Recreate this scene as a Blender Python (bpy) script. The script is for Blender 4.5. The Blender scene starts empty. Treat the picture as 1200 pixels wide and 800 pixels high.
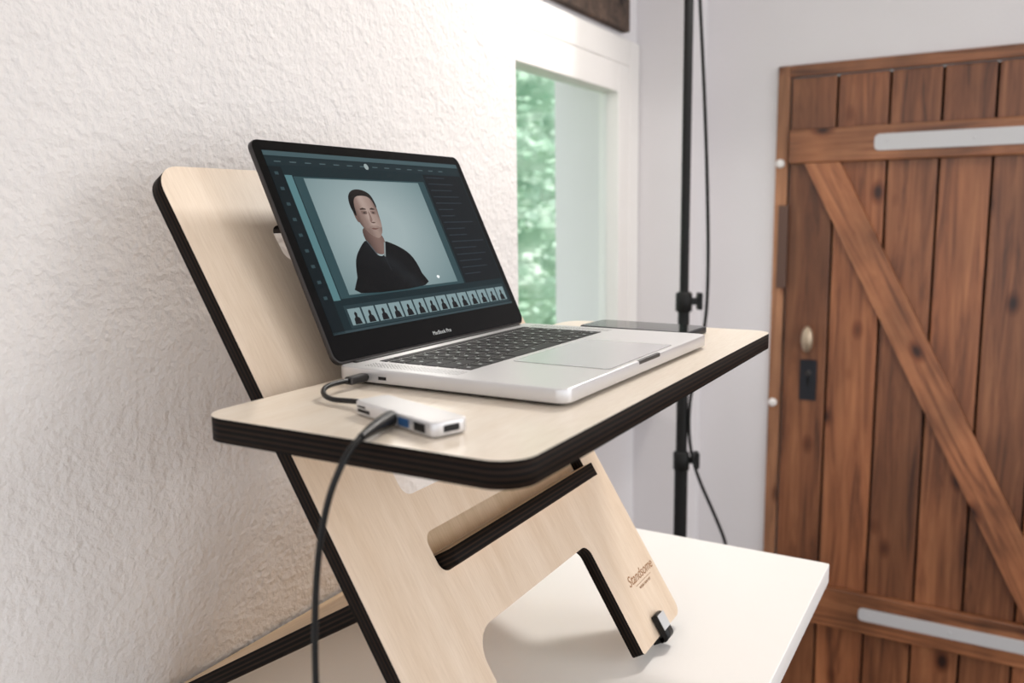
import bpy, bmesh, math, random
from mathutils import Matrix, Vector
random.seed(7)
H=1.33
S=bpy.context.scene
S.view_settings.view_transform='Standard'
S.view_settings.look='None'
S.view_settings.exposure=0.2

# ------------------------------------------------------------ materials
def srgb(r,g,b):
    f=lambda c:(c/255/12.92) if c/255<=.04045 else ((c/255+.055)/1.055)**2.4
    return (f(r),f(g),f(b),1)
def new_mat(name):
    m=bpy.data.materials.new(name); m.use_nodes=True
    nt=m.node_tree; b=nt.nodes['Principled BSDF']
    return m,nt,b
def simple(name,col,rough=.5,metal=0,emis=None,es=0,coat=0,spec=.5):
    m,nt,b=new_mat(name)
    b.inputs['Base Color'].default_value=col
    b.inputs['Roughness'].default_value=rough
    b.inputs['Metallic'].default_value=metal
    b.inputs['Coat Weight'].default_value=coat
    b.inputs['Specular IOR Level'].default_value=spec
    if emis: 
        b.inputs['Emission Color'].default_value=emis; b.inputs['Emission Strength'].default_value=es
    n=nt.nodes.new('ShaderNodeTexNoise'); n.inputs['Scale'].default_value=180
    tc=nt.nodes.new('ShaderNodeTexCoord'); nt.links.new(tc.outputs['Object'],n.inputs['Vector'])
    bp=nt.nodes.new('ShaderNodeBump'); bp.inputs['Strength'].default_value=.03; bp.inputs['Distance'].default_value=.0005
    nt.links.new(n.outputs['Fac'],bp.inputs['Height']); nt.links.new(bp.outputs['Normal'],b.inputs['Normal'])
    return m
def ramp(nt,stops,interp='LINEAR'):
    r=nt.nodes.new('ShaderNodeValToRGB'); r.color_ramp.interpolation=interp
    e=r.color_ramp.elements
    while len(e)<len(stops): e.new(.5)
    for i,(p,c) in enumerate(stops): e[i].position=p; e[i].color=c
    return r
def noise(nt,vec,scale,detail=4,rough=.5,dist=0):
    n=nt.nodes.new('ShaderNodeTexNoise'); n.inputs['Scale'].default_value=scale
    n.inputs['Detail'].default_value=detail; n.inputs['Roughness'].default_value=rough
    n.inputs['Distortion'].default_value=dist
    nt.links.new(vec,n.inputs['Vector']); return n
def mapping(nt,scale,loc=(0,0,0),rot=(0,0,0)):
    tc=nt.nodes.new('ShaderNodeTexCoord'); mp=nt.nodes.new('ShaderNodeMapping')
    mp.inputs['Scale'].default_value=scale; mp.inputs['Location'].default_value=loc
    src=tc.outputs['Object']
    if any(rot):
        m0=nt.nodes.new('ShaderNodeMapping'); m0.inputs['Rotation'].default_value=rot
        nt.links.new(src,m0.inputs['Vector']); src=m0.outputs[0]
    nt.links.new(src,mp.inputs['Vector']); return mp
def mixc(nt,fac,a,b,mode='MIX'):
    m=nt.nodes.new('ShaderNodeMix'); m.data_type='RGBA'; m.blend_type=mode
    for s,v in ((0,fac),(6,a),(7,b)):
        if hasattr(v,'is_linked') or hasattr(v,'links'): nt.links.new(v,m.inputs[s])
        else: m.inputs[s].default_value=v
    return m.outputs[2]

def plaster(name,col,strength=1,scale=1.0,dist=.004):
    m,nt,b=new_mat(name)
    mp=mapping(nt,(1,1,1))
    n1=noise(nt,mp.outputs[0],120*scale,3,.5,.1)
    n2=noise(nt,mp.outputs[0],38*scale,3,.5,.2)
    n3=noise(nt,mp.outputs[0],2.2,3,.5)
    r=ramp(nt,[(.3,tuple(c*.95 for c in col[:3])+(1,)),(.7,col)])
    nt.links.new(n3.outputs['Fac'],r.inputs['Fac']); nt.links.new(r.outputs['Color'],b.inputs['Base Color'])
    ad=nt.nodes.new('ShaderNodeMath'); ad.operation='MULTIPLY_ADD'; ad.inputs[1].default_value=1.3
    nt.links.new(n2.outputs['Fac'],ad.inputs[0]); nt.links.new(n1.outputs['Fac'],ad.inputs[2])
    bp=nt.nodes.new('ShaderNodeBump'); bp.inputs['Strength'].default_value=strength; bp.inputs['Distance'].default_value=dist
    nt.links.new(ad.outputs[0],bp.inputs['Height']); nt.links.new(bp.outputs['Normal'],b.inputs['Normal'])
    b.inputs['Roughness'].default_value=.85
    return m
def birch(name,c1,c2,stretch=(30,2,30),rough=.42):
    m,nt,b=new_mat(name)
    mp=mapping(nt,stretch)
    n=noise(nt,mp.outputs[0],2.2,5,.6,.5)
    mp2=mapping(nt,(stretch[0]*14,stretch[1]*10,stretch[2]*14))
    n2=noise(nt,mp2.outputs[0],3,2,.5)
    r=ramp(nt,[(.25,c2),(.7,c1)]); nt.links.new(n.outputs['Fac'],r.inputs['Fac'])
    r2=ramp(nt,[(.35,(.88,.85,.82,1)),(.6,(1,1,1,1))]); nt.links.new(n2.outputs['Fac'],r2.inputs['Fac'])
    nt.links.new(mixc(nt,.6,r.outputs['Color'],r2.outputs['Color'],'MULTIPLY'),b.inputs['Base Color'])
    b.inputs['Roughness'].default_value=rough
    return m
def ply_edge(name):
    m,nt,b=new_mat(name)
    tc=nt.nodes.new('ShaderNodeTexCoord'); sp=nt.nodes.new('ShaderNodeSeparateXYZ')
    nt.links.new(tc.outputs['Object'],sp.inputs[0])
    mu=nt.nodes.new('ShaderNodeMath'); mu.operation='MULTIPLY'; mu.inputs[1].default_value=2*math.pi/.0044
    nt.links.new(sp.outputs[2],mu.inputs[0])
    si=nt.nodes.new('ShaderNodeMath'); si.operation='SINE'; nt.links.new(mu.outputs[0],si.inputs[0])
    ma=nt.nodes.new('ShaderNodeMapRange'); ma.inputs[1].default_value=-1; nt.links.new(si.outputs[0],ma.inputs[0])
    r=ramp(nt,[(.4,(.0028,.0024,.0022,1)),(.97,(.024,.013,.008,1))]); nt.links.new(ma.outputs[0],r.inputs['Fac'])
    nt.links.new(r.outputs['Color'],b.inputs['Base Color']); b.inputs['Roughness'].default_value=.65
    b.inputs['Specular IOR Level'].default_value=.12
    return m
def wood(name,dark,mid,light,axis='Z',seed=0,rough=.5,rot=(0,0,0)):
    m,nt,b=new_mat(name)
    st={'Z':(26,26,1.5),'X':(1.5,26,26),'Y':(26,1.5,26)}[axis]
    mp=mapping(nt,st,(seed*3.1,seed*1.7,seed*2.3),rot)
    n=noise(nt,mp.outputs[0],1.4,6,.66,1.1)
    r=ramp(nt,[(.30,dark),(.48,mid),(.72,light)]); nt.links.new(n.outputs['Fac'],r.inputs['Fac'])
    mp3=mapping(nt,(4,4,1.2),(seed,0,seed))
    n3=noise(nt,mp3.outputs[0],1.5,3,.5); r3=ramp(nt,[(.32,(.46,.43,.42,1)),(.65,(1.08,1.03,1,1))]); nt.links.new(n3.outputs['Fac'],r3.inputs['Fac'])
    c=mixc(nt,.85,r.outputs['Color'],r3.outputs['Color'],'MULTIPLY')
    st2={'Z':(10,10,5.5),'X':(5.5,10,10),'Y':(10,5.5,10)}[axis]
    mp2=mapping(nt,st2,(seed*.7,0,seed*1.9),rot)
    v=nt.nodes.new('ShaderNodeTexVoronoi'); v.inputs['Scale'].default_value=1; nt.links.new(mp2.outputs[0],v.inputs['Vector'])
    rk=ramp(nt,[(.07,(.10,.06,.045,1)),(.14,(.6,.48,.4,1)),(.22,(1,1,1,1))]); nt.links.new(v.outputs['Distance'],rk.inputs['Fac'])
    c=mixc(nt,1,c,rk.outputs['Color'],'MULTIPLY')
    nt.links.new(c,b.inputs['Base Color'])
    bp=nt.nodes.new('ShaderNodeBump'); bp.inputs['Strength'].default_value=.3; bp.inputs['Distance'].default_value=.002
    nt.links.new(n.outputs['Fac'],bp.inputs['Height']); nt.links.new(bp.outputs['Normal'],b.inputs['Normal'])
    b.inputs['Roughness'].default_value=rough
    return m

M_wall=plaster('plaster_rough',srgb(224,220,218),.7,1,.004)
M_wall2=plaster('plaster_smooth',srgb(224,221,223),.3,1,.0015)
M_white=simple('white_paint',srgb(232,229,226),.4)
M_table=simple('white_laminate',srgb(242,240,238),.35)
M_board=birch('birch_board',srgb(226,208,188),srgb(213,191,167),(16,1.2,16))
M_legply=birch('birch_leg',srgb(222,196,166),srgb(208,180,146),(16,1.2,16),.7)
M_shelf=birch('birch_shelf_lit',srgb(236,226,212),srgb(228,214,196),(16,1.2,16),.28)  # paler copy of the board birch, wash of light put into the colour
M_edge=ply_edge('burnt_ply_edge')
M_alu=simple('aluminium',srgb(212,211,212),.34,.6)
M_alu_d=simple('aluminium_dark',srgb(70,68,68),.4,.8)
M_black=simple('black_plastic',srgb(14,14,15),.4,spec=.3)
M_blackm=simple('black_matte',srgb(14,14,14),.6,spec=.3)
M_key=simple('key_black',srgb(8,8,10),.5,spec=.2)
M_leg=simple('key_legend',srgb(190,195,195),.5)
M_glass_blk=simple('black_glass',srgb(3,3,4),.08,0,spec=.12)
M_steel=simple('galvanised',srgb(196,196,198),.6,.15)
M_iron=simple('dark_iron',srgb(38,40,46),.5,.5)
M_brass=simple('worn_nickel',srgb(176,158,136),.35,.6)
M_ink=simple('burnt_logo',srgb(146,102,64),.7)

# ------------------------------------------------------------ geometry helpers
def empty(name,parent=None,mat=None):
    o=bpy.data.objects.new(name,None); S.collection.objects.link(o); o.empty_display_size=.05
    if parent: o.parent=parent
    if mat is not None: o.matrix_local=mat
    return o
def link(name,me,parent=None,mat=None,mats=()):
    o=bpy.data.objects.new(name,me); S.collection.objects.link(o)
    for m in mats: me.materials.append(m)
    if parent: o.parent=parent
    if mat is not None: o.matrix_local=mat
    return o
def boxes(name,bl,material,parent=None,mat=None,bevel=0,seg=2):
    bm=bmesh.new()
    for (x0,y0,z0,x1,y1,z1) in bl:
        r=bmesh.ops.create_cube(bm,size=1)
        for v in r['verts']:
            v.co=Vector(((x0+x1)/2+v.co.x*(x1-x0),(y0+y1)/2+v.co.y*(y1-y0),(z0+z1)/2+v.co.z*(z1-z0)))
    if bevel: bmesh.ops.bevel(bm,geom=bm.edges[:],offset=bevel,segments=seg,affect='EDGES',profile=.5)
    me=bpy.data.meshes.new(name); bm.to_mesh(me); bm.free()
    return link(name,me,parent,mat,(material,))
def round_poly(pts,n=8):
    out=[]; N=len(pts)
    for i,(x,y,r) in enumerate(pts):
        p=Vector((x,y)); a=Vector(pts[i-1][:2]); c=Vector(pts[(i+1)%N][:2])
        if r<=0: out.append((x,y)); continue
        d1=(a-p).normalized(); d2=(c-p).normalized()
        ang=d1.angle(d2); t=r/math.tan(ang/2)
        p1=p+d1*t; p2=p+d2*t; cen=p+(d1+d2).normalized()*(r/math.sin(ang/2))
        a1=math.atan2(*(p1-cen).yx); a2=math.atan2(*(p2-cen).yx)
        da=(a2-a1+math.pi)%(2*math.pi)-math.pi
        for k in range(n+1):
            t_=a1+da*k/n; out.append((cen.x+r*math.cos(t_),cen.y+r*math.sin(t_)))
    return out
def rr(x0,y0,x1,y1,r): return round_poly([(x0,y0,r),(x1,y0,r),(x1,y1,r),(x0,y1,r)])
def to_mesh(cu):
    t=bpy.data.objects.new('tmp',cu); S.collection.objects.link(t)
    bpy.context.view_layer.update()
    me=bpy.data.meshes.new_from_object(t.evaluated_get(bpy.context.evaluated_depsgraph_get()))
    bpy.data.objects.remove(t); bpy.data.curves.remove(cu)
    me.materials.clear(); return me
def plate(name,outlines,z0,z1,mface,medge,parent=None,mat=None,bev=0):
    cu=bpy.data.curves.new(name+'_c','CURVE'); cu.dimensions='2D'; cu.fill_mode='BOTH'
    cu.extrude=(z1-z0)/2-bev; cu.bevel_depth=bev; cu.bevel_resolution=2
    if bev: cu.offset=-bev
    for pts in outlines:
        sp=cu.splines.new('POLY'); sp.points.add(len(pts)-1); sp.use_cyclic_u=True
        for p,q in zip(sp.points,pts): p.co=(q[0],q[1],0,1)
    me=to_mesh(cu); me.name=name
    me.transform(Matrix.Translation((0,0,(z0+z1)/2)))
    bm=bmesh.new(); bm.from_mesh(me); bmesh.ops.remove_doubles(bm,verts=bm.verts,dist=1e-6)
    bmesh.ops.recalc_face_normals(bm,faces=bm.faces)
    for f in bm.faces: f.material_index=0 if abs(f.normal.z)>.9 else 1
    bm.to_mesh(me); bm.free()
    return link(name,me,parent,mat,(mface,medge))
def tube(name,pts,r,material,parent=None,smooth=True,radii=None):
    cu=bpy.data.curves.new(name,'CURVE'); cu.dimensions='3D'; cu.bevel_depth=r; cu.bevel_resolution=4; cu.resolution_u=10
    cu.use_fill_caps=True
    sp=cu.splines.new('NURBS' if smooth else 'POLY'); sp.points.add(len(pts)-1)
    for i,(p,q) in enumerate(zip(sp.points,pts)):
        p.co=(*q,1)
        if radii: p.radius=radii[i]
    if smooth: sp.use_endpoint_u=True; sp.order_u=3
    me=to_mesh(cu); me.name=name
    for f in me.polygons: f.use_smooth=True
    return link(name,me,parent,None,(material,))
def lathe(name,prof,material,parent=None,mat=None,n=24):
    bm=bmesh.new(); rings=[]
    for r,z in prof:
        rings.append([bm.verts.new((r*math.cos(2*math.pi*k/n),r*math.sin(2*math.pi*k/n),z)) for k in range(n)])
    for a,b in zip(rings,rings[1:]):
        for k in range(n): bm.faces.new((a[k],a[(k+1)%n],b[(k+1)%n],b[k]))
    bm.faces.new(rings[0][::-1]); bm.faces.new(rings[-1])
    for f in bm.faces: f.smooth=len(f.verts)==4
    me=bpy.data.meshes.new(name); bm.to_mesh(me); bm.free()
    return link(name,me,parent,mat,(material,))
def text(name,body,size,material,parent,mat,shear=0,ext=.0001,off=0):
    cu=bpy.data.curves.new(name,'FONT'); cu.body=body; cu.size=size; cu.shear=shear; cu.extrude=ext; cu.offset=off
    cu.align_x='CENTER'
    me=to_mesh(cu); me.name=name
    return link(name,me,parent,mat,(material,))
BASE=Matrix.Translation((0,0,H))

# ------------------------------------------------------------ room shell
YD=1.873; XW=-.24; CE=1.35
boxes('floor',[(-.62,-3.0,-.05,3.6,YD+.3,0)],simple('floor_boards',srgb(96,78,62),.5))
boxes('ceiling',[(-.62,-3.0,H+CE,3.6,YD+.3,H+CE+.1)],simple('ceiling_paint',srgb(235,232,228),.8))
zf=-H
wl=boxes('wall_left',[(-.66,-3.0,zf,XW,.765,CE)],M_wall,None,BASE)
wn=boxes('niche',[(-.66,1.735,zf,XW,YD+.3,CE),(-.66,.765,.625,-.40,1.735,CE),(-.66,.765,zf,-.40,1.735,-.40)],M_wall2,wl)
plate('wall_back',[[(XW,zf),(3.6,zf),(3.6,CE),(XW,CE)],[(-.03,zf+.001),(.99,zf+.001),(.99,.545),(-.03,.545)]],-.2,0,M_wall2,M_wall2,None,
      Matrix.Translation((0,YD,H))@Matrix.Rotation(math.pi/2,4,'X'))
W_lint=wood('old_lintel_wood',srgb(44,34,30),srgb(82,66,56),srgb(112,92,78),'X',3,.8)
boxes('trim_lintel',[(-.398,.77,.635,-.375,1.628,.86)],W_lint,None,BASE,bevel=.004)

# window
w=empty('window_1',None,BASE)
def ring(name,y0,z0,y1,z1,wd,x0,x1,mt,par,bev=.004):
    return boxes(name,[(x0,y0,z0,x1,y0+wd,z1),(x0,y1-wd,z0,x1,y1,z1),(x0,y0+wd,z1-wd,x1,y1-wd,z1),(x0,y0+wd,z0,x1,y1-wd,z0+wd)],mt,par,None,bev)
ring('outer_frame',.768,-.398,1.732,.622,.07,-.46,-.388,M_white,w)
ring('casement',.838,-.328,1.662,.552,.075,-.45,-.389,M_white,w,.003)
mg,nt,b=new_mat('window_glass'); b.inputs['Transmission Weight'].default_value=1; b.inputs['Roughness'].default_value=0.0; b.inputs['IOR'].default_value=1.1
b.inputs['Base Color'].default_value=(.96,1,1,1)
boxes('pane',[(-.428,.91,-.256,-.424,1.59,.48)],mg,w)
boxes('window_handle',[(-.395,.86,.05,-.375,.885,.11),(-.378,.866,-.02,-.366,.88,.09)],M_alu,w,None,.003)
boxes('sill',[(-.44,.768,-.425,-.33,1.732,-.398)],M_white,w,None,.004)

# outside: hedge and lawn
gm,nt,b=new_mat('leaf_green_hazed')
oi=nt.nodes.new('ShaderNodeTexCoord'); n=noise(nt,oi.outputs['Object'],4,2)
r=ramp(nt,[(.3,srgb(150,184,160)),(.5,srgb(186,210,190)),(.7,srgb(228,238,226))]); nt.links.new(n.outputs['Fac'],r.inputs['Fac'])  # leaf tones paled toward white, daylight haze put into the colour
nt.links.new(r.outputs['Color'],b.inputs['Base Color']); b.inputs['Roughness'].default_value=.8
b.inputs['Specular IOR Level'].default_value=.2
bm=bmesh.new()
for i in range(11000):
    c=Vector((random.uniform(-2.9,-1.9),random.uniform(1.5,6.5),random.uniform(-1.2,2.2)))
    c.x+=.2*math.sin(c.y*3)+.15*math.sin(c.z*4)
    s=random.uniform(.025,.055)
    rot=Matrix.Rotation(random.uniform(0,6.28),3,'Z')@Matrix.Rotation(random.uniform(0,3.14),3,'X')
    vs=[bm.verts.new(c+rot@Vector(p)*s) for p in ((-1,0,0),(-.3,.45,.1),(.5,.4,.1),(1.1,0,0),(.5,-.4,.1),(-.3,-.45,.1))]
    bm.faces.new(vs)
N1,N2=60,40; g=[[bm.verts.new((-2.45+.15*math.sin(i*.9)+.12*math.sin(j*1.3+i*.4),1.2+i*.1,-1.33+j*.1)) for j in range(N2)] for i in range(N1)]
for i in range(N1-1):
    for j in range(N2-1): bm.faces.new((g[i][j],g[i+1][j],g[i+1][j+1],g[i][j+1]))
me=bpy.data.meshes.new('hedge'); bm.to_mesh(me); bm.free()
hd=empty('garden_hedge',None,BASE)
link('foliage',me,hd,None,(gm,))
for k in range(6): tube('stem_%d'%(k+1),[(-2.6,1.9+k*.8,-1.385),(-2.65,2+k*.8,-.2),(-2.6,1.9+k*.8,1.2)],.03,W_lint,hd)
boxes('lawn',[(-8,-3,-.12,-.66,9,-.06)],simple('grass',srgb(150,172,134),.9))

# ------------------------------------------------------------ door
d=empty('door_1',None,Matrix.Translation((0,YD,H)))
dw=[]
for k,s_ in enumerate((.90,1.04,.96,1.12)):
    dw.append(wood('door_wood_%d'%k,srgb(70*s_,41*s_,27*s_),srgb(134*s_,84*s_,55*s_),srgb(170*s_,115*s_,78*s_),'Z',k*1.37+1,.38))
dwx=wood('door_ledge_wood',srgb(82,50,33),srgb(144,93,61),srgb(178,124,86),'X',5,.38)
dwb=wood('door_brace_wood',srgb(90,55,36),srgb(154,99,66),srgb(186,129,89),'Y',4.4,.38,(0,0,-.465))
dwf=wood('door_frame_wood',srgb(112,76,53),srgb(162,114,81),srgb(190,141,105),'Z',9,.5)
zb=zf+.012
edges=[0.0,.122,.252,.375,.495,.618,.74,.86,.962]
for k in range(8):
    boxes('plank_%d'%(k+1),[(edges[k]+.003,-.004,zb,edges[k+1]-.003,.02,.512)],dw[(k*3)%4],d,None,.003)
boxes('backing',[(0,.018,zb,.962,.03,.512)],simple('gap_dark',srgb(14,8,5),.9),d)
boxes('top_ledge',[(.003,-.026,.283,.96,-.004,.374)],dwx,d,None,.004)
boxes('bottom_ledge',[(.04,-.026,-1.035,.96,-.004,-.918)],dwx,d,None,.004)
pts=[(.047,.282),(.647,-.917),(.74,-.917),(.138,.282)]
plate('diagonal_brace',[pts],-.0,.024,dwb,dwb,d,Matrix.Translation((0,-.004,0))@Matrix.Rotation(math.pi/2,4,'X'))
boxes('frame_jamb',[(-.034,-.012,zf,-.002,.05,.546),(.964,-.012,zf,.99,.05,.546)],dwf,d,None,.003)
boxes('frame_head',[(-.002,-.012,.515,.964,.05,.546)],dwx,d,None,.003)
def strap(nm,x0,x1,z,h):
    pts=round_poly([(x0,z-h/2,h*.3),(x1,z-h/2,0),(x1,z+h/2,0),(x0,z+h/2,h*.3)])
    plate(nm,[pts],0,.004,M_steel,M_steel,d,Matrix.Translation((0,-.0262,0))@Matrix.Rotation(math.pi/2,4,'X'))
    for i in range(4):
        x=x0+.03+i*.2
        lathe(nm+'_screw_%d'%(i+1),[(.0045,0),(.0045,.0006),(.003,.001)],M_steel,d,Matrix.Translation((x,-.0302,z))@Matrix.Rotation(math.pi/2,4,'X'),12)
strap('top_strap',.222,.93,.329,.042)
strap('bottom_strap',.24,.93,-.975,.036)
lathe('knob',[(.012,0),(.009,.012),(.016,.02),(.02,.03),(.016,.04),(.004,.044)],M_brass,d,Matrix.Translation((.073,-.004,-.2))@Matrix.Rotation(math.pi/2,4,'X')@Matrix.Diagonal((.85,1.9,1,1)))
plate('lock_plate',[rr(.052,-.378,.097,-.262,.004)],0,.004,M_iron,M_iron,d,Matrix.Translation((0,-.004,0))@Matrix.Rotation(math.pi/2,4,'X'))
boxes('keyhole',[(.071,-.010,-.335,.078,-.007,-.312)],M_black,d)
lathe('key_collar',[(.009,0),(.009,.002),(.006,.003)],M_alu_d,d,Matrix.Translation((.0745,-.008,-.30))@Matrix.Rotation(math.pi/2,4,'X'),16)
boxes('latch_keeper',[(-.02,-.02,-.06,.006,-.012,.17)],simple('latch_iron',srgb(96,72,62),.5,.3),d,None,.002)
for i,z in enumerate((.285,-.392)):
    lathe('frame_plug_%d'%(i+1),[(.012,0),(.012,.006),(.006,.009)],M_white,d,Matrix.Translation((-.02,-.012,z))@Matrix.Rotation(math.pi/2,4,'X'),12)

# ------------------------------------------------------------ table
tb=empty('white_table',None,BASE)
ZD=-.378
plate('table_top',[rr(-.236,-.62,.332,.708,.004)],ZD-.03,ZD,M_table,M_table,tb,None,.0015)
for nm,y in (('trestle_near',-.3),('trestle_far',.5)):
    boxes(nm,[(-.2,y-.02,zf,-.16,y+.02,ZD-.03),(.1,y-.02,zf,.14,y+.02,ZD-.03),(-.2,y-.02,ZD-.09,.14,y+.02,ZD-.03),(-.16,y-.015,zf+.2,.1,y+.015,zf+.25)],M_white,tb,None,.003)

# ------------------------------------------------------------ laptop riser (plywood)
st=empty('standing_desk_converter',None,BASE)
t=.5532; ct,sn=math.cos(t),math.sin(t)
BM=Matrix(((0,-sn,ct,-.0282),(1,0,0,0),(0,ct,sn,0),(0,0,0,1)))
vb=-.425
out=round_poly([(-.067,vb,.008),(.040,vb,.006),(.040,-.282,.030),(.292,-.282,.014),(.290,vb,.004),(.418,vb,.014),(.418,.237,.028),(-.067,.237,.028)])
slots=[rr(.040,vz,.374,vz+.042,.012) for vz in (-.219,-.137,-.043,.041,.128)]
plate('main_board',[out]+slots,-.016,0,M_board,M_edge,st,BM)
SH=round_poly([(-.008,-.153,.026),(.281,-.153,.026),(.281,.512,.026),(-.008,.512,.026)])
plate('shelf',[SH],-.019,0,M_shelf,M_edge,st)
boxes('shelf_tongue',[(-.05,.05,-.0185,-.006,.366,-.0005)],M_edge,st)
al=math.radians(31.5); O=(.0866,-.1853)
LMt=Matrix(((0,-math.cos(al),-math.sin(al),O[0]),(1,0,0,0),(0,-math.sin(al),math.cos(al),O[1]),(0,0,0,1)))
leg=round_poly([(.046,-.016,.004),(.370,-.016,.004),(.370,.022,0),(.400,.022,.006),(.400,.3655,.006),(-.045,.3655,.006),(-.045,.022,.006),(.046,.022,0)])
leg=leg[::-1]
plate('rear_leg',[leg],.0005,.0175,M_legply,M_edge,st,LMt)
plate('slot_filler',[rr(.02,-.199,.396,-.150,.006)],-.030,-.0165,M_legply,M_legply,st,BM)  # strip added behind the slot to fill the view through it with beige
CM=BM@Matrix.Translation((.352,vb,0))
pts=round_poly([(-.003,-.009,0),(.009,-.009,.006),(.009,.024,.006),(.001,.024,0),(.001,-.003,0),(-.003,-.003,0)])
CLM=CM@Matrix(((0,0,1,0),(0,1,0,0),(1,0,0,.0005),(0,0,0,1)))
plate('rubber_clip',[pts],-.010,.010,M_black,M_black,st,CLM)
boxes('clip_sole',[(-.01,-.0085,-.014,.01,-.0005,.004)],M_black,st,CM,.001)
boxes('clip_plate',[(-.0095,.004,.0096,.0095,.023,.0106)],M_steel,st,CM,.0004)
text('board_lettering','Standsome',.0175,M_ink,st,BM@Matrix.Translation((.372,-.357,.0002)),.35)
text('board_small_lettering','WORK HEALTHY',.0046,M_ink,st,BM@Matrix.Translation((.372,-.367,.0002)))
boxes('lettering_flourish',[(-.024,0,0,.024,.0005,.0002)],M_ink,st,BM@Matrix.Translation((.372,-.361,.0002)))

# ------------------------------------------------------------ laptop
LW,LD,LH=.3493,.2407,.0155
lp=empty('laptop',None,BASE@Matrix.Translation((0.0,0.0,0))@Matrix.Rotation(-.0143,4,'Z'))
plate('base_shell',[rr(0,0,LD,LW,.011)],.003,LH,M_alu,M_alu,lp,None,.0015)
plate('base_belly',[rr(.006,.006,LD-.008,LW-.006,.01)],.001,.004,M_alu_d,M_alu_d,lp)
boxes('rubber_feet',[(.02,.02,0,.035,.035,.002),(.2,.02,0,.215,.035,.002),(.02,.314,0,.035,.33,.002),(.2,.314,0,.215,.33,.002)],M_blackm,lp)
bl=[];lg=[]
y0k=(LW-.276)/2; 
def row(x,h,widths):
    tot=sum(widths); y=y0k
    for wd in widths:
        ww=wd/tot*.276
        bl.append((x+.0009,y+.0009,LH-.0002,x+h-.0009,y+ww-.0009,LH+.0006))
        lg.append((x+h*.42,y+ww/2-.0014,LH+.0006,x+h*.60,y+ww/2+.0014,LH+.0007))
        y+=ww
X0=.020
row(X0,.0105,[1.0,11.5,1.0])
rowsW=[[1]*13+[1.5],[1.5]+[1]*13,[1.8]+[1]*11+[1.8],[2.35]+[1]*10+[2.35],[1,1,1,1.25,5,1.25,1,1,1,1]]
for i,rw in enumerate(rowsW): row(X0+.0115+i*.0190,.0190,rw)
boxes('keys',bl,M_key,lp,None,.0003,1)
boxes('key_legends',lg[3:],M_leg,lp)
plate('trackpad',[rr(.134,(LW-.16)/2,.234,(LW+.16)/2,.004)],LH-.0002,LH+.0003,simple('trackpad_glass',srgb(208,207,209),.25,.4),M_alu_d,lp)
bl=[]
for s in (0,1):
    for i in range(28):
        for j in range(5):
            x=.024+i*.0038; y=(.013+j*.0036) if s==0 else (LW-.013-j*.0036)
            bl.append((x,y-.0006,LH-.0001,x+.0012,y+.0006,LH+.00012))
boxes('speaker_holes',bl,M_alu_d,lp)
boxes('thumb_notch',[(LD-.004,LW/2-.027,LH-.004,LD+.0002,LW/2+.027,LH+.0002)],M_alu_d,lp,None,.001)
boxes('usb_ports',[(.030,-.0002,.0065,.039,.002,.0095),(.050,-.0002,.0065,.059,.002,.0095),(.05,LW-.002,.0065,.059,LW+.0002,.0095)],M_black,lp)
boxes('hinge_bar',[(.0,.02,LH-.006,.008,LW-.02,LH+.001)],M_black,lp,None,.002)
tl=.44
LM=Matrix(((0,-math.sin(tl),math.cos(tl),.001),(1,0,0,0),(0,math.cos(tl),math.sin(tl),.014),(0,0,0,1)))
lid=empty('lid',lp,LM)
HL=.236
plate('lid_shell',[rr(0,.002,LW,HL,.010)],-.0055,0,M_alu_d,M_alu_d,lid,None,.001)
plate('bezel_glass',[rr(.0006,.004,LW-.0006,HL-.0006,.0095)],0,.0006,M_glass_blk,M_black,lid)
SP=.10
def scr(name,uv,z,col,es=.8,rough=.1):
    m=simple('px_'+name,(.003,.003,.003,1),rough,0,col,es,spec=SP)
    bm=bmesh.new(); vs=[bm.verts.new((u*LW,v*HL,z)) for u,v in uv]
    bm.faces.new(vs); bmesh.ops.triangulate(bm,faces=bm.faces[:])
    bmesh.ops.recalc_face_normals(bm,faces=bm.faces)
    for f in bm.faces:
        if f.normal.z<0: f.normal_flip()
    me=bpy.data.meshes.new(name); bm.to_mesh(me); bm.free()
    return link(name,me,lid,None,(m,))
def shade(o,ang,c0,stops,wob=0,wsc=60):
    m=o.data.materials[0]; nt=m.node_tree; b=nt.nodes['Principled BSDF']
    tc=nt.nodes.new('ShaderNodeTexCoord'); sp=nt.nodes.new('ShaderNodeVectorMath'); sp.operation='DOT_PRODUCT'
    sp.inputs[1].default_value=(math.cos(ang),math.sin(ang),0)
    nt.links.new(tc.outputs['Object'],sp.inputs[0])
    off=c0[0]*LW*math.cos(ang)+c0[1]*HL*math.sin(ang)
    mr=nt.nodes.new('ShaderNodeMapRange'); mr.inputs[1].default_value=off-.03; mr.inputs[2].default_value=off+.03
    nt.links.new(sp.outputs['Value'],mr.inputs[0]); val=mr.outputs[0]
    if wob:
        n=noise(nt,tc.outputs['Object'],wsc,3,.6)
        ma=nt.nodes.new('ShaderNodeMath'); ma.operation='MULTIPLY_ADD'; ma.inputs[1].default_value=wob
        nt.links.new(n.outputs['Fac'],ma.inputs[0]); nt.links.new(val,ma.inputs[2]); val=ma.outputs[0]
    r=ramp(nt,stops,'EASE'); nt.links.new(val,r.inputs['Fac']); nt.links.new(r.outputs['Color'],b.inputs['Emission Color'])
def R_(x0,y0,x1,y1): return [(x0,y0),(x1,y0),(x1,y1),(x0,y1)]
z=.0007; dz=.00008
ES=.70
scr('display_background',R_(.03,.13,.97,.95),z,srgb(22,42,48),ES)
scr('menu_bar',R_(.03,.928,.97,.95),z+dz,srgb(74,98,104),ES)
scr('tool_bar',R_(.03,.885,.97,.918),z+dz,srgb(28,46,52),ES)
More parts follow.
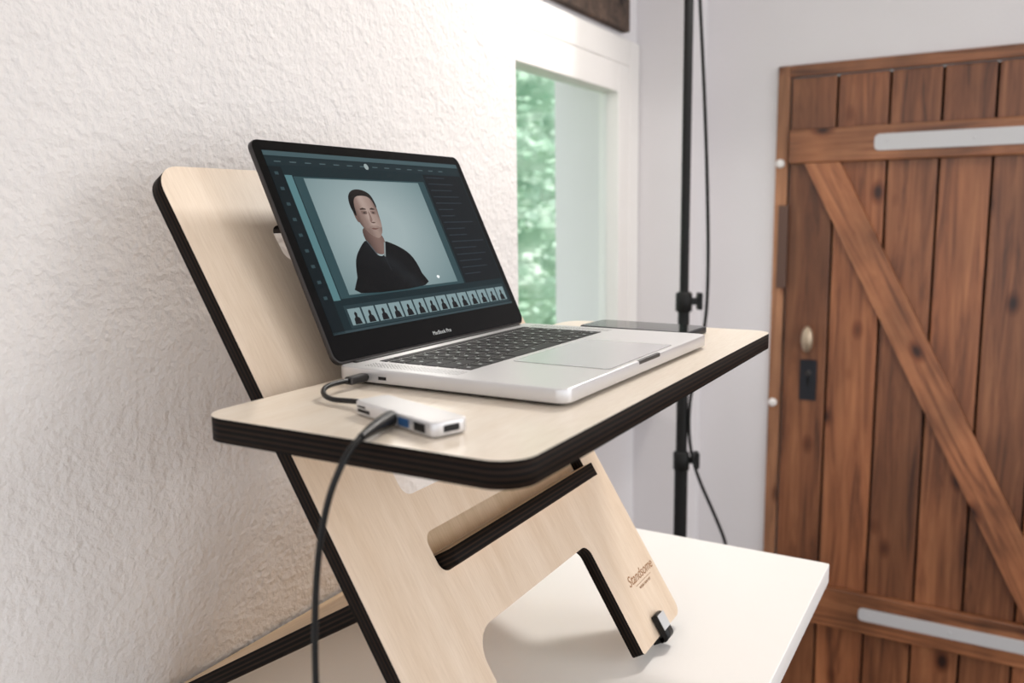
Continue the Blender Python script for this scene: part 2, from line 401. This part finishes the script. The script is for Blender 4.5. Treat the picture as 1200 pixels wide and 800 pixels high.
scr('left_panel',R_(.03,.13,.078,.878),z+dz,srgb(12,26,32),ES)
scr('thumb_column',R_(.080,.27,.108,.84),z+dz*2,srgb(96,138,144),ES)
scr('canvas',R_(.112,.275,.725,.835),z+dz,srgb(52,80,86),ES)
m,nt,b=new_mat('px_photo')
tc=nt.nodes.new('ShaderNodeTexCoord'); mp=nt.nodes.new('ShaderNodeMapping'); mp.inputs['Location'].default_value=(-.40*LW*6.5,-.58*HL*8.5,0)
mp.inputs['Scale'].default_value=(6.5,8.5,0)
nt.links.new(tc.outputs['Object'],mp.inputs['Vector'])
g=nt.nodes.new('ShaderNodeTexGradient'); g.gradient_type='SPHERICAL'; nt.links.new(mp.outputs[0],g.inputs[0])
r=ramp(nt,[(0,srgb(104,134,138)),(.75,srgb(172,190,192))]); nt.links.new(g.outputs['Fac'],r.inputs['Fac'])
nt.links.new(r.outputs['Color'],b.inputs['Emission Color']); b.inputs['Emission Strength'].default_value=ES
b.inputs['Base Color'].default_value=(.003,.003,.003,1); b.inputs['Roughness'].default_value=.1; b.inputs['Specular IOR Level'].default_value=SP
bm=bmesh.new(); bm.faces.new([bm.verts.new((u*LW,v*HL,z+2*dz)) for u,v in R_(.150,.288,.690,.828)])
me=bpy.data.meshes.new('photo_backdrop'); bm.to_mesh(me); bm.free(); link('photo_backdrop',me,lid,None,(m,))
K=lambda s:[tuple(float(c)/1000 for c in p.split(',')) for p in s.split()]
def smooth_closed(P,n=4):
    out=[];N=len(P)
    for i in range(N):
        p0,p1,p2,p3=P[i-1],P[i],P[(i+1)%N],P[(i+2)%N]
        for k in range(n):
            s=k/n
            out.append(tuple(.5*(2*p1[j]+(p2[j]-p0[j])*s+(2*p0[j]-5*p1[j]+4*p2[j]-p3[j])*s*s+(3*p1[j]-p0[j]-3*p2[j]+p3[j])*s**3) for j in (0,1)))
    return out
neck=K('322,590 388,560 394,510 372,462 334,470 310,535')
torso=[(.315,.530),(.270,.494),(.233,.440),(.210,.36),(.200,.289),(.508,.289),(.516,.352),(.503,.430),(.468,.480),(.405,.520),(.392,.508),(.366,.455),(.335,.462)]
head=K('309,700 322,748 352,768 388,762 410,742 419,700 417,655 412,606 400,566 380,541 358,545 332,575 314,620')
hair=K('306,655 300,700 308,745 330,773 362,782 394,773 414,750 421,704 416,692 409,726 396,744 372,750 344,746 327,728 318,695 313,655')
ear=K('303,668 312,668 317,640 313,618 305,630')
o=scr('portrait_neck',smooth_closed(neck),z+3*dz,srgb(128,102,94),ES); shade(o,.1,(.355,.52),[(.2,srgb(84,64,58)),(.6,srgb(136,110,102)),(.9,srgb(110,86,80))])
o=scr('portrait_shirt',smooth_closed(torso,3),z+4*dz,srgb(10,12,16),ES); shade(o,.8,(.36,.40),[(.0,srgb(5,6,9)),(.55,srgb(10,12,16)),(.8,srgb(24,28,32)),(1,srgb(8,10,14))],.25,70)
scr('portrait_placket',[(.363,.455),(.370,.452),(.377,.38),(.372,.38)],z+4.5*dz,srgb(32,36,42),ES)
scr('portrait_collar',[(.389,.518),(.395,.514),(.371,.446),(.366,.450)],z+5*dz,srgb(150,160,160),ES)
scr('portrait_collar_left',[(.310,.528),(.314,.531),(.340,.458),(.337,.454)],z+5*dz,srgb(86,92,96),ES)
o=scr('portrait_face',smooth_closed(head),z+5*dz,srgb(178,152,140),ES)
shade(o,.15,(.365,.65),[(.18,srgb(92,72,66)),(.38,srgb(150,126,117)),(.55,srgb(188,166,156)),(.72,srgb(172,149,139)),(.88,srgb(120,98,91))],.06,120)
scr('portrait_ear',smooth_closed(ear),z+6*dz,srgb(116,92,84),ES)
o=scr('portrait_jaw',smooth_closed(K('330,590 346,588 360,600 386,600 400,590 408,592 400,566 380,541 358,545 334,572')),z+6.5*dz,srgb(150,124,114),ES)
shade(o,.15,(.365,.57),[(.18,srgb(90,70,64)),(.4,srgb(138,115,107)),(.6,srgb(168,145,135)),(.88,srgb(115,94,87))],.06,120)
o=scr('portrait_hair',smooth_closed(hair),z+7*dz,srgb(26,22,22),ES); shade(o,1.2,(.36,.755),[(.3,srgb(16,14,14)),(.7,srgb(38,33,31))],.25,220)
for nm,P,c in (('brow_left',K('338,685 352,690 365,685 365,680 338,679'),(70,55,50)),('brow_right',K('384,685 394,690 406,684 406,679 384,680'),(70,55,50)),
   ('socket_left',smooth_closed(K('340,674 364,674 362,658 342,658')),(130,107,99)),('socket_right',smooth_closed(K('384,674 406,673 404,657 386,658')),(146,122,113)),
   ('nose_side',smooth_closed(K('371,672 376,660 377,630 368,618 364,624 369,645')),(142,117,108)),
   ('nostrils',smooth_closed(K('366,617 376,612 387,616 376,619')),(98,76,70)),
   ('mouth',smooth_closed(K('357,587 367,590 376,588 390,587 378,581 367,581')),(122,88,82))):
    scr('portrait_'+nm,P,z+8*dz,srgb(*c),ES)
for nm,P in (('eye_left',smooth_closed(K('345,665 352,668 360,665 352,661'))),('eye_right',smooth_closed(K('386,665 393,668 401,664 393,661')))):
    scr('portrait_'+nm,P,z+9*dz,srgb(50,40,38),ES)
scr('glare_spot',smooth_closed([(.585,.325),(.593,.332),(.601,.325),(.593,.315)]),z+4*dz,srgb(235,240,240),1)
scr('right_panel',R_(.735,.275,.965,.878),z+dz,srgb(14,22,28),ES)
rngp=random.Random(3)
for i in range(16):
    v=.86-i*.036; scr('panel_line_%d'%(i+1),R_(.75,v,.75+rngp.uniform(.08,.2),v+.004),z+2*dz,srgb(48,62,70),ES)
for i in range(9):
    v=.84-i*.07; scr('tool_icon_%d'%(i+1),R_(.046,v,.060,v+.014),z+2*dz,srgb(60,82,88),ES)
for i in range(14):
    scr('toolbar_mark_%d'%(i+1),R_(.06+i*.06,.899,.085+i*.06,.904),z+2*dz,srgb(84,106,112),ES)
scr('toolbar_circle',[(.45+.010*math.cos(a*.5236),.902+.016*math.sin(a*.5236)) for a in range(12)],z+3*dz,srgb(170,185,185),ES)
scr('filmstrip',R_(.108,.142,.955,.245),z+dz,srgb(42,62,68),ES)
for i in range(14):
    u=.118+i*.0598
    scr('frame_%d'%(i+1),R_(u,.155,u+.052,.228),z+2*dz,srgb(142,166,170),ES)
    scr('frame_figure_%d'%(i+1),[(u+.012,.157),(u+.042,.157),(u+.038,.183),(u+.031,.190),(u+.033,.205),(u+.027,.214),(u+.021,.205),(u+.022,.190),(u+.015,.183)],z+3*dz,srgb(24,24,28),ES)
scr('status_bar',R_(.03,.128,.97,.138),z+dz,srgb(60,78,84),ES)
text('bezel_lettering','MacBook Pro',.0062,M_leg,lid,Matrix.Translation((LW*.5,HL*.045,.0007)))

# ------------------------------------------------------------ usb hub + leads
HB=Matrix.Translation((.156,-.0965,0))@Matrix.Rotation(math.radians(-19),4,'Z')
hb=empty('usb_hub',None,BASE@HB)
plate('hub_body',[rr(-.053,-.0155,.053,.0155,.006)],.0008,.0115,simple('hub_shell',srgb(216,214,214),.35,.3),M_alu,hb,None,.0015)
boxes('usb_socket_1',[(.010,-.0161,.003,.023,-.012,.0090)],simple('usb_blue',srgb(46,84,128),.4),hb)
boxes('usb_socket_2',[(.030,-.0161,.003,.043,-.012,.0090)],M_black,hb)
boxes('card_slot',[(-.046,-.0161,.0035,-.03,-.012,.006),(-.046,-.0161,.0072,-.036,-.012,.0085)],M_black,hb)
boxes('end_port',[(.05,-.007,.0035,.0535,.007,.0088)],M_black,hb,None,.0008)
boxes('hub_feet',[(-.05,-.012,0.0002,.05,.012,.001)],M_blackm,hb)
hc=empty('usb_lead',None,BASE)
boxes('lead_plug',[(.030,-.024,.0045,.039,-.0005,.0115)],M_alu_d,hc,None,.0015)
tube('lead_cord',[(.0345,-.022,.008),(.035,-.045,.010),(.038,-.062,.007),(.058,-.076,.004),(.085,-.075,.005),(.106,-.080,.007)],.0022,M_black,hc)
pc=empty('charging_cable',None,BASE)
tube('plug_boot',[(.152,-.112,.0068),(.156,-.126,.0068),(.162,-.146,.007),(.168,-.165,.0065)],.0047,M_black,pc,True,[1.2,1.2,.95,.6])
tube('cable_cord',[(.166,-.158,.007),(.169,-.172,.0055),(.170,-.186,-.004),(.162,-.194,-.03),(.153,-.197,-.075),(.149,-.199,-.14),(.150,-.2,-.24),(.152,-.2,-.33),(.158,-.21,-.3745),(.20,-.26,-.3752),(.26,-.30,-.3752),(.32,-.31,-.3752),(.346,-.315,-.373),(.350,-.318,-.42),(.352,-.32,-.8),(.37,-.32,-1.2),(.42,-.3,-H+.003),(.6,-.2,-H+.003)],.0023,M_black,pc)

# ------------------------------------------------------------ smartphone
ph=empty('smartphone',None,BASE@Matrix.Translation((.132,.436,.0005))@Matrix.Rotation(math.radians(-4),4,'Z'))
plate('phone_frame',[rr(-.076,-.0365,.076,.0365,.011)],0,.0076,M_iron,M_iron,ph,None,.002)
plate('phone_glass',[rr(-.0735,-.034,.0735,.034,.0095)],.0076,.0080,simple('phone_screen',srgb(30,36,35),.04,0,spec=.9),M_black,ph)

# ------------------------------------------------------------ light stand
ls=empty('light_stand',None,BASE)
sx,sy=-.103,1.3
tube('lower_tube',[(sx,sy,-.95),(sx,sy,-.05)],.0135,M_blackm,ls,smooth=False)
tube('base_tube',[(sx,sy,-1.22),(sx,sy,-.42)],.016,M_blackm,ls,smooth=False)
tube('upper_tube',[(sx,sy,-.1),(sx,sy,1.0)],.0105,M_blackm,ls,smooth=False)
for i,zc in enumerate((-.05,-.43)):
    lathe('collar_%d'%(i+1),[(.014,-.025),(.019,-.022),(.019,.018),(.014,.022)],M_blackm,ls,Matrix.Translation((sx,sy,zc)))
    boxes('lock_knob_%d'%(i+1),[(.012,-.008,-.008,.036,.008,.008),(.03,-.012,-.02,.042,.012,.02)],M_black,ls,Matrix.Translation((sx,sy,zc))@Matrix.Rotation(.52,4,'Z'),.003)
for k in range(3):
    an=math.radians(0+120*k); R=.24
    x,y=sx+R*math.cos(an),sy+R*math.sin(an)
    tube('leg_%d'%(k+1),[(sx+.016*math.cos(an),sy+.016*math.sin(an),-.98),(x,y,-H+.008)],.009,M_blackm,ls,smooth=False)
    tube('leg_brace_%d'%(k+1),[(sx+.016*math.cos(an),sy+.016*math.sin(an),-1.2),((sx+x)/2,(sy+y)/2,-1.15)],.006,M_blackm,ls,smooth=False)
boxes('lamp_head',[(-.09,-.06,-.03,.16,.1,.05)],M_blackm,ls,Matrix.Translation((sx+.12,sy,1.05)),.02)
tube('lamp_cord',[(sx+.02,sy,1.0),(-.085,1.3,.7),(-.066,1.3,.45),(-.052,1.3,.2),(-.046,1.3,0),(-.052,1.3,-.12),(-.082,1.3,-.25),(-.088,1.3,-.36),(-.07,1.3,-.45),(-.02,1.3,-.55),(.02,1.3,-.64),(.035,1.3,-.9),(.05,1.35,-1.25),(.15,1.4,-H+.005)],.004,M_blackm,ls)

# ------------------------------------------------------------ lights
wd=bpy.data.worlds.new('world'); S.world=wd; wd.use_nodes=True
bg=wd.node_tree.nodes['Background']; bg.inputs[0].default_value=(.96,.975,1,1); bg.inputs[1].default_value=1.45
def area(name,loc,target,size,e,col,sy_=None):
    l=bpy.data.lights.new(name,'AREA'); l.energy=e; l.color=col; l.size=size
    if sy_: l.shape='RECTANGLE'; l.size_y=sy_
    o=bpy.data.objects.new(name,l); S.collection.objects.link(o)
    o.location=Vector(loc)+Vector((0,0,H)); dr=Vector(target)-Vector(loc)
    o.rotation_euler=dr.to_track_quat('-Z','Y').to_euler(); return o
area('key_light_right',(2.7,1.0,.6),(0,.2,-.2),1.1,13,(1,.98,.96))  # added soft key light; no window is built on this side
area('stand_lamp',(.14,1.22,1.0),(.15,.2,-.1),.18,12,(1,.95,.88))
sl=bpy.data.lights.new('sun','SUN'); sl.energy=3.2; sl.angle=.03; sl.color=(1,.97,.92)
so=bpy.data.objects.new('sun',sl); S.collection.objects.link(so); so.location=(-3,-2,6)
so.rotation_euler=Vector((-.25,.45,-.86)).to_track_quat('-Z','Y').to_euler()

# ------------------------------------------------------------ camera
f,a,p,r=988.6563,.5263,.1477,.0132
dv=Vector((-math.sin(a)*math.cos(p),math.cos(a)*math.cos(p),-math.sin(p)))
Rv=Vector((math.cos(a),math.sin(a),0)); Uv=Rv.cross(dv)
R2=Rv*math.cos(r)-Uv*math.sin(r); U2=Uv*math.cos(r)+Rv*math.sin(r)
cam=bpy.data.cameras.new('camera'); co=bpy.data.objects.new('camera',cam); S.collection.objects.link(co)
cam.sensor_width=36; cam.lens=f*36/1200; cam.clip_start=.02
mw=Matrix((R2,U2,-dv)).transposed().to_4x4(); mw.translation=Vector((.5303,-.5866,.1511+H))
co.matrix_world=mw
cam.dof.use_dof=True; cam.dof.focus_distance=.9; cam.dof.aperture_fstop=4.5
S.camera=co
